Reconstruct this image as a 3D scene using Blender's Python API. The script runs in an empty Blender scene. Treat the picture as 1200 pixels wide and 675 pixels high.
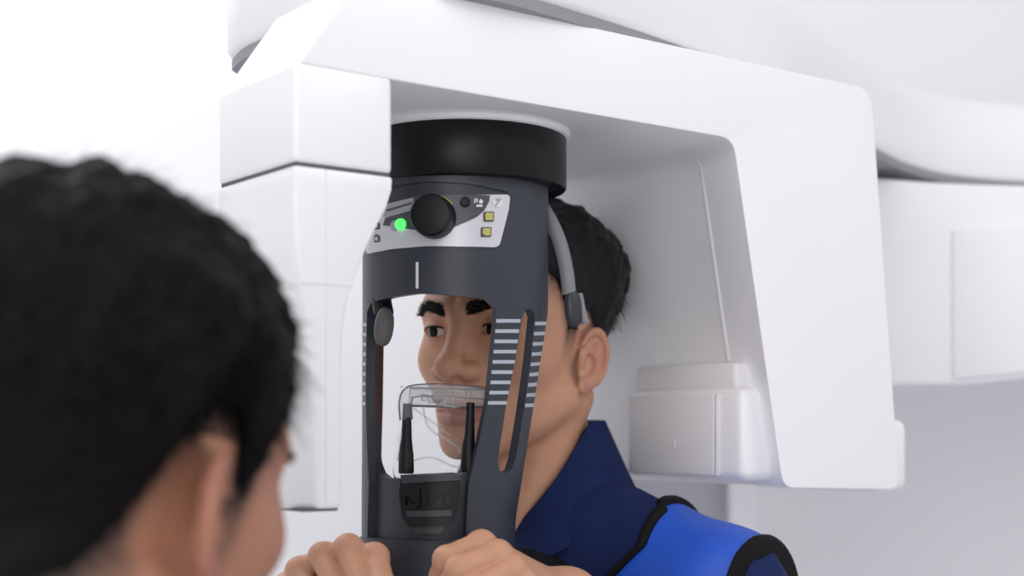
import bpy, bmesh, math, random
import numpy as np
from mathutils import Vector, Matrix, noise as mnoise

random.seed(7); np.random.seed(7)
SC = bpy.context.scene
COL = SC.collection
CZ = 1.5                      # camera height
F = 1667.0                    # focal length in pixels of the 1200 px frame
HOR = 500.0                   # horizon row

# ------------------------------------------------------------------ camera, light, exposure
cam = bpy.data.cameras.new('camera'); co = bpy.data.objects.new('camera', cam); COL.objects.link(co)
co.location = (0, 0, CZ); co.rotation_euler = (math.pi/2, 0, 0)
cam.lens = 50.0; cam.sensor_width = 36.0; cam.shift_y = (HOR-337.5)/1200.0
cam.dof.use_dof = True; cam.dof.focus_distance = 1.20; cam.dof.aperture_fstop = 3.4
cam.clip_start = 0.05
SC.camera = co
w = bpy.data.worlds.new('world'); SC.world = w; w.use_nodes = True
w.node_tree.nodes['Background'].inputs[0].default_value = (0.985, 0.98, 1.0, 1)
w.node_tree.nodes['Background'].inputs[1].default_value = 0.64
def area(name, loc, target, sx, sy, power, col=(1, 1, 1)):
    l = bpy.data.lights.new(name, 'AREA'); l.shape = 'RECTANGLE'; l.size = sx; l.size_y = sy; l.energy = power; l.color = col
    o = bpy.data.objects.new(name, l); COL.objects.link(o); o.location = loc
    o.rotation_euler = (Vector(target)-Vector(loc)).to_track_quat('-Z', 'Y').to_euler()
    return o
area('ceiling_lamp', (-0.5, 0.2, 3.1), (-0.1, 1.3, 1.5), 1.6, 1.2, 9, (1, .98, .96))
area('fill_light', (-.35, -1.1, 1.75), (0.15, 1.4, 1.5), 1.8, 1.5, 17, (1, .99, .98))  # fill added behind the camera to lift the shaded recesses, no real window
area('ceiling_lamp', (1.5, 0.5, 2.9), (0.1, 1.3, 1.5), 1.0, 1.0, 6, (1, .98, .96))
area('ceiling_lamp', (-1.3, 2.0, 3.0), (-0.9, 2.6, 1.6), 1.2, 0.6, 13, (1, 1, 1))
SC.view_settings.view_transform = 'Standard'; SC.view_settings.look = 'None'
SC.view_settings.gamma = 1.0; SC.view_settings.exposure = 0.0; SC.view_settings.use_curve_mapping = False

# ------------------------------------------------------------------ materials
def lin(c):
    return tuple(((x/255.0)/12.92 if x/255.0 <= .04045 else ((x/255.0+.055)/1.055)**2.4) for x in c)
def mat(name, rgb, rough=.5, var=.03, nscale=30, bump=0.0, bscale=400, metal=0, sss=0, coat=0, spec=.5, emit=None, estr=0):
    m = bpy.data.materials.new(name); m.use_nodes = True; nt = m.node_tree; b = nt.nodes['Principled BSDF']
    b.inputs['Roughness'].default_value = rough; b.inputs['Metallic'].default_value = metal
    b.inputs['Specular IOR Level'].default_value = spec
    if coat: b.inputs['Coat Weight'].default_value = coat
    tc = nt.nodes.new('ShaderNodeTexCoord'); n = nt.nodes.new('ShaderNodeTexNoise'); n.inputs['Scale'].default_value = nscale
    n.inputs['Detail'].default_value = 4
    nt.links.new(tc.outputs['Object'], n.inputs['Vector'])
    cr = nt.nodes.new('ShaderNodeValToRGB'); c = lin(rgb)
    cr.color_ramp.elements[0].color = tuple(x*(1-var) for x in c)+(1,); cr.color_ramp.elements[1].color = tuple(min(1, x*(1+var)) for x in c)+(1,)
    cr.color_ramp.elements[0].position = .3; cr.color_ramp.elements[1].position = .7
    nt.links.new(n.outputs['Fac'], cr.inputs[0]); nt.links.new(cr.outputs[0], b.inputs['Base Color'])
    if bump:
        n2 = nt.nodes.new('ShaderNodeTexNoise'); n2.inputs['Scale'].default_value = bscale; n2.inputs['Detail'].default_value = 3
        nt.links.new(tc.outputs['Object'], n2.inputs['Vector'])
        bp = nt.nodes.new('ShaderNodeBump'); bp.inputs['Strength'].default_value = bump; bp.inputs['Distance'].default_value = .001
        nt.links.new(n2.outputs['Fac'], bp.inputs['Height']); nt.links.new(bp.outputs['Normal'], b.inputs['Normal'])
    if sss:
        b.inputs['Subsurface Weight'].default_value = sss; b.inputs['Subsurface Radius'].default_value = (1, .35, .2); b.inputs['Subsurface Scale'].default_value = .006
    if emit:
        b.inputs['Emission Color'].default_value = lin(emit)+(1,); b.inputs['Emission Strength'].default_value = estr
    return m
def skin_mat(name, rgb, lip):
    m = mat(name, rgb, .48, .05, 60, .12, 900, sss=.06, spec=.4)
    nt = m.node_tree; b = nt.nodes['Principled BSDF']; cr = b.inputs['Base Color'].links[0].from_node
    at = nt.nodes.new('ShaderNodeAttribute'); at.attribute_name = 'tint'
    sp = nt.nodes.new('ShaderNodeSeparateColor'); nt.links.new(at.outputs['Color'], sp.inputs[0])
    mx = nt.nodes.new('ShaderNodeMix'); mx.data_type = 'RGBA'; mx.inputs['B'].default_value = lin(lip)+(1,)
    nt.links.new(sp.outputs[0], mx.inputs['Factor']); nt.links.new(cr.outputs[0], mx.inputs['A'])
    mx2 = nt.nodes.new('ShaderNodeMix'); mx2.data_type = 'RGBA'; mx2.inputs['B'].default_value = lin((28, 22, 22))+(1,)
    nt.links.new(sp.outputs[1], mx2.inputs['Factor']); nt.links.new(mx.outputs['Result'], mx2.inputs['A'])
    nt.links.new(mx2.outputs['Result'], b.inputs['Base Color'])
    return m
M = {}
M['white'] = mat('white_gloss_plastic', (248, 247, 250), .32, .008, 6, coat=.15)
M['white2'] = mat('white_satin_plastic', (246, 246, 249), .45, .008, 6)
M['wall'] = mat('white_wall_paint', (240, 240, 244), .85, .006, 3, .05, 200)
M['floor'] = mat('pale_vinyl_floor', (216, 216, 220), .5, .04, 8)
M['greypanel'] = mat('light_grey_plastic', (238, 236, 238), .4, .01, 8)
M['seam'] = mat('seam_grey_rubber', (92, 90, 98), .7, .03)
M['slate'] = mat('slate_grey_plastic', (49, 53, 63), .42, .03, 20, .05, 1500)
M['black'] = mat('black_plastic', (15, 15, 19), .4, .04, 20, spec=.3)
M['ringblack'] = mat('black_gloss_plastic', (12, 12, 16), .35, .03, 20, spec=.28)
M['silver'] = mat('silver_label_film', (214, 213, 220), .3, .01, 20, metal=.15)
M['darklabel'] = mat('dark_label_film', (74, 76, 84), .35, .02, 20)
M['midlabel'] = mat('grey_label_film', (168, 168, 176), .35, .02, 20)
M['whiteprint'] = mat('white_print', (225, 225, 228), .5, .01)
M['greyprint'] = mat('grey_print', (170, 164, 168), .5, .01)
M['stripe'] = mat('pale_grey_print', (176, 184, 196), .5, .02)
M['yellow'] = mat('olive_yellow_button', (188, 184, 104), .45, .03)
M['yellowline'] = mat('yellow_print', (196, 172, 74), .5, .03)
M['led'] = mat('green_led', (70, 240, 90), .3, 0, emit=(70, 255, 90), estr=1.6)
M['greyrubber'] = mat('grey_soft_rubber', (128, 130, 134), .55, .03, 40)
M['darkrubber'] = mat('dark_grey_rubber', (48, 50, 57), .4, .03, 40)
M['brownrubber'] = mat('brown_grey_rubber', (92, 86, 86), .5, .03, 40)
M['skin'] = skin_mat('skin_tan', (202, 151, 122), (172, 108, 100))
M['skin2'] = skin_mat('skin_brown', (176, 124, 99), (150, 94, 86))
M['hair'] = mat('black_hair', (15, 14, 17), .5, .25, 200, spec=.25)
M['hair2'] = mat('soft_black_hair', (11, 10, 13), .6, .3, 200, spec=.12)
M['navy'] = mat('navy_cotton', (22, 37, 82), .8, .08, 40, .35, 1200, spec=.2)
M['darkinfill'] = mat('black_infill', (16, 18, 26), .85, .08, 40, .3, 1200, spec=.2)
M['blue'] = mat('royal_blue_vinyl', (26, 82, 196), .5, .05, 30, .3, 160)
M['columngrey'] = mat('grey_column_surface', (188, 188, 194), .5, .01, 8)  # column body, greyer than its rails
M['shadowgap'] = mat('mid_grey_gap_shade', (150, 148, 154), .7, .03)  # shade of the gap under the boom, put into the colour
M['trim'] = mat('black_binding', (9, 9, 12), .7, .05, 60, .3, 900, spec=.2)
M['scrub'] = mat('pale_scrub_cotton', (150, 176, 190), .8, .05, 40, .2, 900)
M['eye'] = None
def eye_mat():
    m = bpy.data.materials.new('eye'); m.use_nodes = True; nt = m.node_tree; b = nt.nodes['Principled BSDF']
    b.inputs['Roughness'].default_value = .25; b.inputs['Specular IOR Level'].default_value = .2
    at = nt.nodes.new('ShaderNodeAttribute'); at.attribute_name = 'tint'
    nt.links.new(at.outputs['Color'], b.inputs['Base Color']); return m
M['eye'] = eye_mat()
def clear_mat(name, tint, alpha, rough):
    m = bpy.data.materials.new(name); m.use_nodes = True; nt = m.node_tree
    for n in list(nt.nodes): nt.nodes.remove(n)
    out = nt.nodes.new('ShaderNodeOutputMaterial'); tr = nt.nodes.new('ShaderNodeBsdfTransparent'); tr.inputs[0].default_value = tuple(tint)+(1,)
    gl = nt.nodes.new('ShaderNodeBsdfGlossy'); gl.inputs['Roughness'].default_value = rough
    di = nt.nodes.new('ShaderNodeBsdfTranslucent'); di.inputs[0].default_value = (.9, .91, .93, 1)
    df = nt.nodes.new('ShaderNodeBsdfDiffuse'); df.inputs[0].default_value = (.95, .95, .96, 1)
    lw = nt.nodes.new('ShaderNodeLayerWeight'); lw.inputs[0].default_value = .22
    tc = nt.nodes.new('ShaderNodeTexCoord'); nz = nt.nodes.new('ShaderNodeTexNoise'); nz.inputs['Scale'].default_value = 40
    nt.links.new(tc.outputs['Object'], nz.inputs['Vector'])
    bp = nt.nodes.new('ShaderNodeBump'); bp.inputs['Strength'].default_value = .25; bp.inputs['Distance'].default_value = .002
    nt.links.new(nz.outputs['Fac'], bp.inputs['Height']); nt.links.new(bp.outputs['Normal'], gl.inputs['Normal'])
    a = nt.nodes.new('ShaderNodeMixShader'); a.inputs[0].default_value = .5
    nt.links.new(di.outputs[0], a.inputs[1]); nt.links.new(df.outputs[0], a.inputs[2])
    m1 = nt.nodes.new('ShaderNodeMixShader'); m1.inputs[0].default_value = alpha
    nt.links.new(tr.outputs[0], m1.inputs[1]); nt.links.new(a.outputs[0], m1.inputs[2])
    m2 = nt.nodes.new('ShaderNodeMixShader'); nt.links.new(lw.outputs['Fresnel'], m2.inputs[0])
    nt.links.new(m1.outputs[0], m2.inputs[1]); nt.links.new(gl.outputs[0], m2.inputs[2]); nt.links.new(m2.outputs[0], out.inputs[0])
    return m
M['clear'] = clear_mat('clear_acrylic', (.985, .985, .99), .22, .06)
M['film'] = clear_mat('clear_thin_film', (.985, .985, .99), .03, .15)

# ------------------------------------------------------------------ object helpers
BASE = {}
def tag(o, label=None, cat=None, group=None, kind=None):
    if label: o['label'] = label
    if cat: o['category'] = cat
    if group: o['group'] = group
    if kind: o['kind'] = kind
    return o
def thing(name, loc, label, cat, group=None):
    o = bpy.data.objects.new(name, None); COL.objects.link(o); o.location = loc; o.empty_display_size = .05
    BASE[o.name] = Vector(loc)
    return tag(o, label, cat, group)
def link_mesh(name, me, m, parent=None, smooth=True, angle=40, origin=None):
    """vertices are given in world coordinates; a child's origin is its thing's base"""
    base = BASE[parent.name] if parent else Vector(origin or (0, 0, 0))
    me.transform(Matrix.Translation(-base))
    for x in (m if isinstance(m, (list, tuple)) else [m]): me.materials.append(x)
    if smooth:
        me.shade_smooth()
        if angle: me.set_sharp_from_angle(angle=math.radians(angle))
    o = bpy.data.objects.new(name, me); COL.objects.link(o)
    if parent: o.parent = parent
    else: o.location = base
    BASE[o.name] = base
    return o
def from_bm(name, bm, m, parent=None, smooth=True, angle=40, origin=None, normals=True):
    if normals: bmesh.ops.recalc_face_normals(bm, faces=bm.faces)
    me = bpy.data.meshes.new(name); bm.to_mesh(me); bm.free()
    return link_mesh(name, me, m, parent, smooth, angle, origin)
def bevel(bm, width, ang=30, seg=3):
    bm.normal_update()
    e = [x for x in bm.edges if len(x.link_faces) == 2 and x.calc_face_angle(0) > math.radians(ang)]
    bmesh.ops.bevel(bm, geom=e, offset=width, segments=seg, profile=.5, affect='EDGES', clamp_overlap=True)
def loft(bm, rings, cap0=True, cap1=True, closed=True):
    vs = [[bm.verts.new(p) for p in r] for r in rings]
    n = len(rings[0])
    for i in range(len(vs)-1):
        for j in range(n if closed else n-1):
            k = (j+1) % n
            bm.faces.new((vs[i][j], vs[i][k], vs[i+1][k], vs[i+1][j]))
    if cap0: bm.faces.new(vs[0][::-1])
    if cap1: bm.faces.new(vs[-1])
    return vs
def box_bm(x0, x1, y0, y1, z0, z1, T=None, bev=0.004, seg=3):
    bm = bmesh.new()
    pts = [(x0, y0), (x1, y0), (x1, y1), (x0, y1)]
    loft(bm, [[(x, y, z0) for x, y in pts], [(x, y, z1) for x, y in pts]])
    bmesh.ops.recalc_face_normals(bm, faces=bm.faces)
    if bev: bevel(bm, bev, seg=seg)
    if T:
        for v in bm.verts: v.co = T(*v.co)
    return bm
def tube_bm(pts, rad, seg=12, bm=None):
    bm = bm or bmesh.new()
    pts = [Vector(p) for p in pts]
    n = len(pts); rad = rad if isinstance(rad, (list, tuple)) else [rad]*n
    rings = []; up = Vector((0, 0, 1)); prev = None
    for i, p in enumerate(pts):
        t = (pts[min(i+1, n-1)]-pts[max(i-1, 0)]).normalized()
        if prev is None:
            a = t.cross(up if abs(t.z) < .9 else Vector((1, 0, 0))).normalized()
        else:
            a = (prev-t*prev.dot(t)).normalized()
        prev = a; b = t.cross(a)
        rings.append([p+(a*math.cos(2*math.pi*k/seg)+b*math.sin(2*math.pi*k/seg))*rad[i] for k in range(seg)])
    loft(bm, rings); return bm
def spline(P, n=8):
    P = [Vector(p) for p in P]; out = []
    for i in range(len(P)-1):
        p0, p1, p2, p3 = P[max(i-1, 0)], P[i], P[i+1], P[min(i+2, len(P)-1)]
        for k in range(n):
            t = k/n
            out.append(.5*((2*p1)+(-p0+p2)*t+(2*p0-5*p1+4*p2-p3)*t*t+(-p0+3*p1-3*p2+p3)*t**3))
    out.append(P[-1]); return out
def round_poly(pts, r, n=5):
    out = []
    N = len(pts)
    rs = r if isinstance(r, (list, tuple)) else [r]*N
    for i in range(N):
        p = Vector(pts[i]); a = Vector(pts[i-1])-p; b = Vector(pts[(i+1) % N])-p
        d = min(rs[i], a.length*.45, b.length*.45)
        if d < 1e-6: out.append(tuple(p)); continue
        A = p+a.normalized()*d; B = p+b.normalized()*d
        for k in range(n+1):
            t = k/n
            q = A*(1-t)**2+p*2*t*(1-t)+B*t*t
            out.append(tuple(q))
    return out
def at(px, py, Y):
    return Vector(((px-600)*Y/F, Y, CZ+(HOR-py)*Y/F))

# ------------------------------------------------------------------ signed distance modelling (bodies and cloth)
def vlen(q): return np.sqrt((q*q).sum(1))
def s_ell(p, c, r, R=None):
    q = p-np.array(c)
    if R is not None: q = q@R
    r = np.array(r); k0 = vlen(q/r); k1 = vlen(q/(r*r))
    return k0*(k0-1)/np.maximum(k1, 1e-9)
def s_sph(p, c, r): return vlen(p-np.array(c))-r
def s_cone(p, a, b, ra, rb):
    a = np.array(a, float); b = np.array(b, float); d = b-a; t = np.clip(((p-a)@d)/max(d@d, 1e-12), 0, 1)
    return vlen(p-a-t[:, None]*d)-(ra+(rb-ra)*t)
def s_box(p, c, h, r=0, R=None):
    q = p-np.array(c)
    if R is not None: q = q@R
    q = np.abs(q)-np.array(h)+r
    return vlen(np.maximum(q, 0))+np.minimum(q.max(1), 0)-r
def su(a, b, k):
    if k <= 0: return np.minimum(a, b)
    h = np.clip(.5+.5*(b-a)/k, 0, 1); return b*(1-h)+a*h-k*h*(1-h)
def ss(a, b, k):          # a minus b
    h = np.clip(.5-.5*(a+b)/k, 0, 1); return a*(1-h)-b*h+k*h*(1-h)
def si(a, b, k): return -su(-a, -b, k)
def chain(p, pts, rad, k=.004):
    d = None
    for i in range(len(pts)-1):
        e = s_cone(p, pts[i], pts[i+1], rad[i], rad[i+1]); d = e if d is None else su(d, e, k)
    return d
def sdf_mesh(f, lo, hi, h, B=14):
    """surface nets of f over a box, evaluated only in the blocks near the surface"""
    lo = np.array(lo, float); n = np.ceil((np.array(hi)-lo)/h).astype(int)+1
    nb = np.ceil(n/B).astype(int); n = nb*B
    V = np.full(tuple(n), 1.0, np.float32)
    bi = np.stack(np.meshgrid(*[np.arange(x) for x in nb], indexing='ij'), -1).reshape(-1, 3)
    cen = lo+(bi+.5)*B*h
    dc = f(cen); diag = B*h*.5*math.sqrt(3)
    for i, c, d in zip(bi, cen, dc):
        s = tuple(slice(k*B, k*B+B) for k in i)
        if d < 0: V[s] = -1.0
    near = np.abs(dc) < diag*1.35+.012
    off = np.stack(np.meshgrid(*[np.arange(B)]*3, indexing='ij'), -1).reshape(-1, 3)
    idx = bi[near]
    for s in range(0, len(idx), 64):
        blk = idx[s:s+64]; P = (blk[:, None, :]*B+off[None]).reshape(-1, 3)
        V[P[:, 0], P[:, 1], P[:, 2]] = f(lo+P*h)
    S = V < 0
    c = [S[a:S.shape[0]-1+a, b:S.shape[1]-1+b, d:S.shape[2]-1+d] for a in (0, 1) for b in (0, 1) for d in (0, 1)]
    anyv = c[0].copy(); allv = c[0].copy()
    for x in c[1:]: anyv |= x; allv &= x
    act = anyv & ~allv; ijk = np.argwhere(act)
    cid = np.full(act.shape, -1, np.int64); cid[act] = np.arange(len(ijk))
    corner = np.array([(a, b, d) for a in (0, 1) for b in (0, 1) for d in (0, 1)])
    vals = np.stack([V[ijk[:, 0]+o[0], ijk[:, 1]+o[1], ijk[:, 2]+o[2]] for o in corner], 1)
    acc = np.zeros((len(ijk), 3)); cnt = np.zeros(len(ijk))
    for a in range(8):
        for b in range(a+1, 8):
            if np.abs(corner[a]-corner[b]).sum() != 1: continue
            x = (vals[:, a] < 0) != (vals[:, b] < 0)
            t = np.where(x, vals[:, a]/np.where(x, vals[:, a]-vals[:, b], 1), 0)
            acc += np.where(x[:, None], corner[a]+t[:, None]*(corner[b]-corner[a]), 0); cnt += x
    verts = lo+(ijk+acc/cnt[:, None])*h
    quads = []
    for ax in range(3):
        o1, o2 = [(1, 2), (2, 0), (0, 1)][ax]
        sl0 = [slice(None)]*3; sl1 = [slice(None)]*3; sl0[ax] = slice(0, -1); sl1[ax] = slice(1, None)
        e = np.argwhere(S[tuple(sl0)] != S[tuple(sl1)])
        e = e[(e[:, o1] > 0) & (e[:, o2] > 0) & (e[:, o1] < S.shape[o1]-1) & (e[:, o2] < S.shape[o2]-1)]
        inside = S[e[:, 0], e[:, 1], e[:, 2]]
        q = []
        for da, db in ((1, 1), (0, 1), (0, 0), (1, 0)):
            x = e.copy(); x[:, o1] -= da; x[:, o2] -= db; q.append(cid[x[:, 0], x[:, 1], x[:, 2]])
        q = np.stack(q, 1); q[~inside] = q[~inside][:, ::-1]
        quads.append(q)
    quads = np.concatenate(quads); quads = quads[(quads >= 0).all(1)]
    return verts, quads
def np_mesh(name, verts, faces, tint=None):
    me = bpy.data.meshes.new(name); k = faces.shape[1]
    me.vertices.add(len(verts)); me.vertices.foreach_set('co', np.ascontiguousarray(verts, np.float32).ravel())
    me.loops.add(faces.size); me.loops.foreach_set('vertex_index', faces.astype(np.int32).ravel())
    me.polygons.add(len(faces)); me.polygons.foreach_set('loop_start', np.arange(0, faces.size, k, dtype=np.int32))
    if tint is not None:
        a = me.attributes.new('tint', 'FLOAT_COLOR', 'POINT')
        a.data.foreach_set('color', np.concatenate([tint, np.ones((len(verts), 1))], 1).astype(np.float32).ravel())
    me.update(calc_edges=True); me.validate(); return me
def vnormals(v, q):
    n = np.cross(v[q[:, 2]]-v[q[:, 0]], v[q[:, 3]]-v[q[:, 1]])
    out = np.zeros_like(v)
    for k in range(4): np.add.at(out, q[:, k], n)
    return out/np.maximum(vlen(out), 1e-12)[:, None]

# ================================================================== SETTING
def slab(name, x0, x1, y0, y1, z0, z1, m):
    o = from_bm(name, box_bm(x0, x1, y0, y1, z0, z1, bev=0), m, smooth=False, origin=((x0+x1)/2, (y0+y1)/2, z0))
    o['kind'] = 'structure'; return o
slab('floor', -3.0, 3.0, -1.0, 2.8, -.1, 0, M['floor'])
slab('wall_back', -3.0, 3.0, 2.7, 2.8, 0, 3.2, M['wall'])
slab('wall_right', 2.4, 2.5, -1.0, 2.7, 0, 3.2, M['wall'])

# ================================================================== PANORAMIC X-RAY UNIT
A = math.radians(37); U = Vector((math.cos(A), math.sin(A), 0)); W = Vector((-math.sin(A), math.cos(A), 0)); O = Vector((-.153, 1.0, CZ))
def T(u, v, z): return O+U*u+W*v+Vector((0, 0, z))
unit = thing('panoramic_xray_machine', (.30, 2.05, 0), 'large white panoramic dental x-ray unit with black face guard hanging from its arm', 'x-ray machine')

# --- rotating arm
def arm_profile(d, e=0):
    pts = [(.004+e, .257), (.053+e, .327), (.628, .327), (.671, -.062), (.5025+d, -.056), (.438+d, .256), (.30, .256), (.09+e, .256)]
    return round_poly(pts, [.004, .006, .022, .016, .014, .016, 0, 0], 5)
bm = bmesh.new()
loft(bm, [[T(u, v, z) for u, z in arm_profile(d, e)] for v, d, e in ((0, 0, 0), (.068, .025, 0), (.124, .025, 0), (.30, .025, .12))])
bmesh.ops.recalc_face_normals(bm, faces=bm.faces)
bm.normal_update()
e = [x for x in bm.edges if len(x.link_faces) == 2 and x.calc_face_angle(0) > math.radians(50)]
bmesh.ops.bevel(bm, geom=e, offset=.007, segments=4, profile=.5, affect='EDGES', clamp_overlap=True)
from_bm('rotating_arm', bm, M['white'], unit, angle=35)
from_bm('arm_end_cover', box_bm(.66, .713, .02, .20, -.066, .008, T, .012), M['white'], unit)

# --- tube head
bm = box_bm(0, .082, 0, .124, .1855, .2585, T, .005)
from_bm('tube_head_cover', bm, M['white'], unit)
from_bm('tube_head_seam', box_bm(.0015, .0798, .0015, .12, .1830, .1870, T, .0), M['seam'], unit, smooth=False)
prof = [(.1846, 0, .082), (.174, .0, .0812), (.162, .0, .077), (.148, .001, .069), (.132, .002, .0605), (.116, .004, .053), (.10, .006, .047), (.084, .009, .042), (.066, .011, .0395), (.04, .0135, .0385), (-.054, .018, .0385), (-.059, .0195, .037)]
bm = bmesh.new(); rings = []
for z, l, r in prof:
    k = l/.018
    rings.append([T(u, v, z) for u, v in [(l, 0), (r, 0), (r+.004, .03), (r+.004, .124), (l-.018*k-.004*k, .124), (l-.018*k-.004*k, .03*k+.003)]])
loft(bm, rings); bevel(bm, .003, 28, 2)
lower = from_bm('tube_head_body', bm, M['white'], unit)
from_bm('panel_seam', box_bm(.0247, .0254, -.0004, .004, -.056, .1835, T, 0), M['greypanel'], lower, smooth=False)
from_bm('body_ledge', box_bm(.0062, .0468, -.0004, .004, .1012, .1026, T, 0), M['greypanel'], lower, smooth=False)
from_bm('base_seam', box_bm(.008, .036, .002, .12, -.0605, -.0585, T, 0), M['seam'], lower, smooth=False)

# --- sensor head on the arm's leg
sens = from_bm('sensor_head', box_bm(.472, .56, .02, .182, -.050, .036, T, .010, 4), M['white'], unit)
from_bm('sensor_panel', box_bm(.4695, .475, .056, .176, -.046, .031, T, .002), M['greypanel'], sens)
from_bm('panel_edge', box_bm(.4690, .474, .0515, .0545, -.046, .031, T, .001), M['whiteprint'], sens)
from_bm('sensor_screw', box_bm(.4685, .472, .108, .1115, -.021, -.013, T, .001), M['whiteprint'], sens)
from_bm('sensor_lip', box_bm(.478, .56, .035, .176, .034, .060, T, .006, 3), M['greypanel'], sens)
from_bm('inner_panel_edge', tube_bm([T(.463, .262, .2545), T(.463, .10, .2545), T(.4635, .074, .252), T(.466, .0685, .244), T(.463+.191/.312*.0645, .0685, .062)], .0022, 8), M['whiteprint'], unit)

# --- overhead boom with a rounded nose
path = [(-.26, 1.30), (-.243, 1.262), (-.215, 1.222), (-.144, 1.117), (-.115, 1.085), (-.075, 1.065), (-.03, 1.075), (.027, 1.120), (.177, 1.284), (.32, 1.505), (.455, 1.735), (.52, 1.83), (.60, 1.905), (.72, 1.955), (.95, 1.99), (1.3, 2.0)]
front = [p for p in spline([(x, y, 0) for x, y in path], 5)]
backl = spline([(-.24, 1.42, 0), (-.15, 1.62, 0), (-.02, 1.88, 0), (.12, 2.12, 0), (.30, 2.32, 0), (.55, 2.45, 0), (.9, 2.5, 0), (1.3, 2.5, 0)], 20)
def boom(prof, zt, zb):
    bm = bmesh.new(); rings = []; n = len(front)
    for i in range(n):
        t = (front[min(i+1, n-1)]-front[max(i-1, 0)]).normalized(); nn = Vector((-t.y, t.x, 0)); B = backl[round(i/(n-1)*(len(backl)-1))]
        pts = [front[i]+nn*d+Vector((0, 0, CZ+z)) for z, d in prof]
        rings.append(pts+[Vector((B.x, B.y, CZ+zt)), Vector((B.x, B.y, CZ+zb))])
    loft(bm, rings); return bm
from_bm('overhead_boom', boom(((.335, .010), (.3365, .004), (.342, .0), (.412, .0), (.425, .003), (.436, .009), (.444, .018), (.449, .03)), .452, .335), M['white'], unit, angle=50)
from_bm('boom_gap_shade', boom(((.3262, .004), (.3352, .004)), .3352, .3262), M['shadowgap'], unit, angle=30)  # grey filler that paints in the shadow gap between arm and boom
# --- column carriage behind the arm, below the boom
bm = bmesh.new(); rings = []
pl = [(.455, 1.80), (.52, 1.795), (.575, 1.78), (.66, 1.745), (.78, 1.70), (.95, 1.66), (.95, 2.2), (.455, 2.2)]
for z, s in ((.052, .0), (.316, .0)):
    rings.append([(x, y, CZ+z+(.012*max(0, x-.575)/.1 if z < .2 else -.010*(x-.455)/.1)) for x, y in pl])
loft(bm, rings); bevel(bm, .006, 40, 3)
from_bm('column_carriage', bm, M['white2'], unit)
bm = bmesh.new(); rings = []
fr = [(.552, 1.782), (.66, 1.738), (.78, 1.693), (.94, 1.654)]
bk = [(.94, 1.67), (.78, 1.709), (.66, 1.754), (.552, 1.80)]
for z in (.058, .248):
    rings.append([(x, y, CZ+z+(.013*max(0, x-.575)/.1 if z < .2 else .002*max(0, x-.575)/.1)) for x, y in fr+bk])
loft(bm, rings); bevel(bm, .004, 40, 3)
from_bm('carriage_cover', bm, M['white2'], unit)
# --- support column
col = from_bm('support_column', box_bm(.115, .345, 2.04, 2.30, 0.03, 1.84, bev=.012), M['columngrey'], unit)
for x0, x1 in ((.108, .136), (.308, .346)):
    from_bm('column_rail', box_bm(x0, x1, 2.0, 2.06, .03, 1.80, bev=.005), M['white2'], unit)
from_bm('column_foot', box_bm(-.05, .55, 1.85, 2.45, 0, .035, bev=.01), M['white2'], unit)

# --- mounting ring
RC = Vector((-.041, 1.25))
def lathe(prof, c, n=72):
    bm = bmesh.new()
    loft(bm, [[(c.x+r*math.cos(2*math.pi*k/n), c.y+r*math.sin(2*math.pi*k/n), CZ+z) for k in range(n)] for r, z in prof]); return bm
from_bm('ring_flange', lathe([(.0915, .2575), (.0915, .2525), (.090, .2515)], RC), M['greypanel'], unit)
from_bm('mounting_ring', lathe([(.080, .253), (.0878, .2525), (.0888, .251), (.0888, .2085), (.0878, .2072), (.084, .2065), (.082, .2065)], RC), M['ringblack'], unit)

# --- face guard (a tapering half shell): parameters phi (degrees from its front) and z
TH0 = -20.0
def g_ax(z):
    t = min(1, max(0, (.10-z)/.18)); t2 = t
    return (-.0488-.0135*t2, 1.25-.020*t2)
def g_r(z):
    t = min(1, max(0, (.10-z)/.18))
    return .0822-.0147*t
def S(phi, z, off=0.0):
    th = math.radians(TH0+phi); x, y = g_ax(z); r = g_r(z)+off
    return Vector((x+r*math.sin(th), y-r*math.cos(th), CZ+z))
def to_g(px, py, off=0.0):
    lo, hi = .9, 1.25
    def g(Y):
        p = at(px, py, Y); z = p.z-CZ; x, y = g_ax(z); return math.hypot(p.x-x, p.y-y)-(g_r(z)+off)
    n = 200; prev = lo
    for i in range(1, n+1):
        Y = lo+(hi-lo)*i/n
        if g(Y) < 0: hi = Y; break
        prev = Y
    else:
        ys = [lo+(hi-lo)*i/400 for i in range(401)]; prev = hi = min(ys, key=g)
    lo = prev
    for _ in range(40):
        m_ = (lo+hi)/2
        if g(m_) < 0: hi = m_
        else: lo = m_
    p = at(px, py, lo); z = p.z-CZ; x, y = g_ax(z)
    return (math.degrees(math.atan2(p.x-x, y-p.y))-TH0, z)
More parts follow.
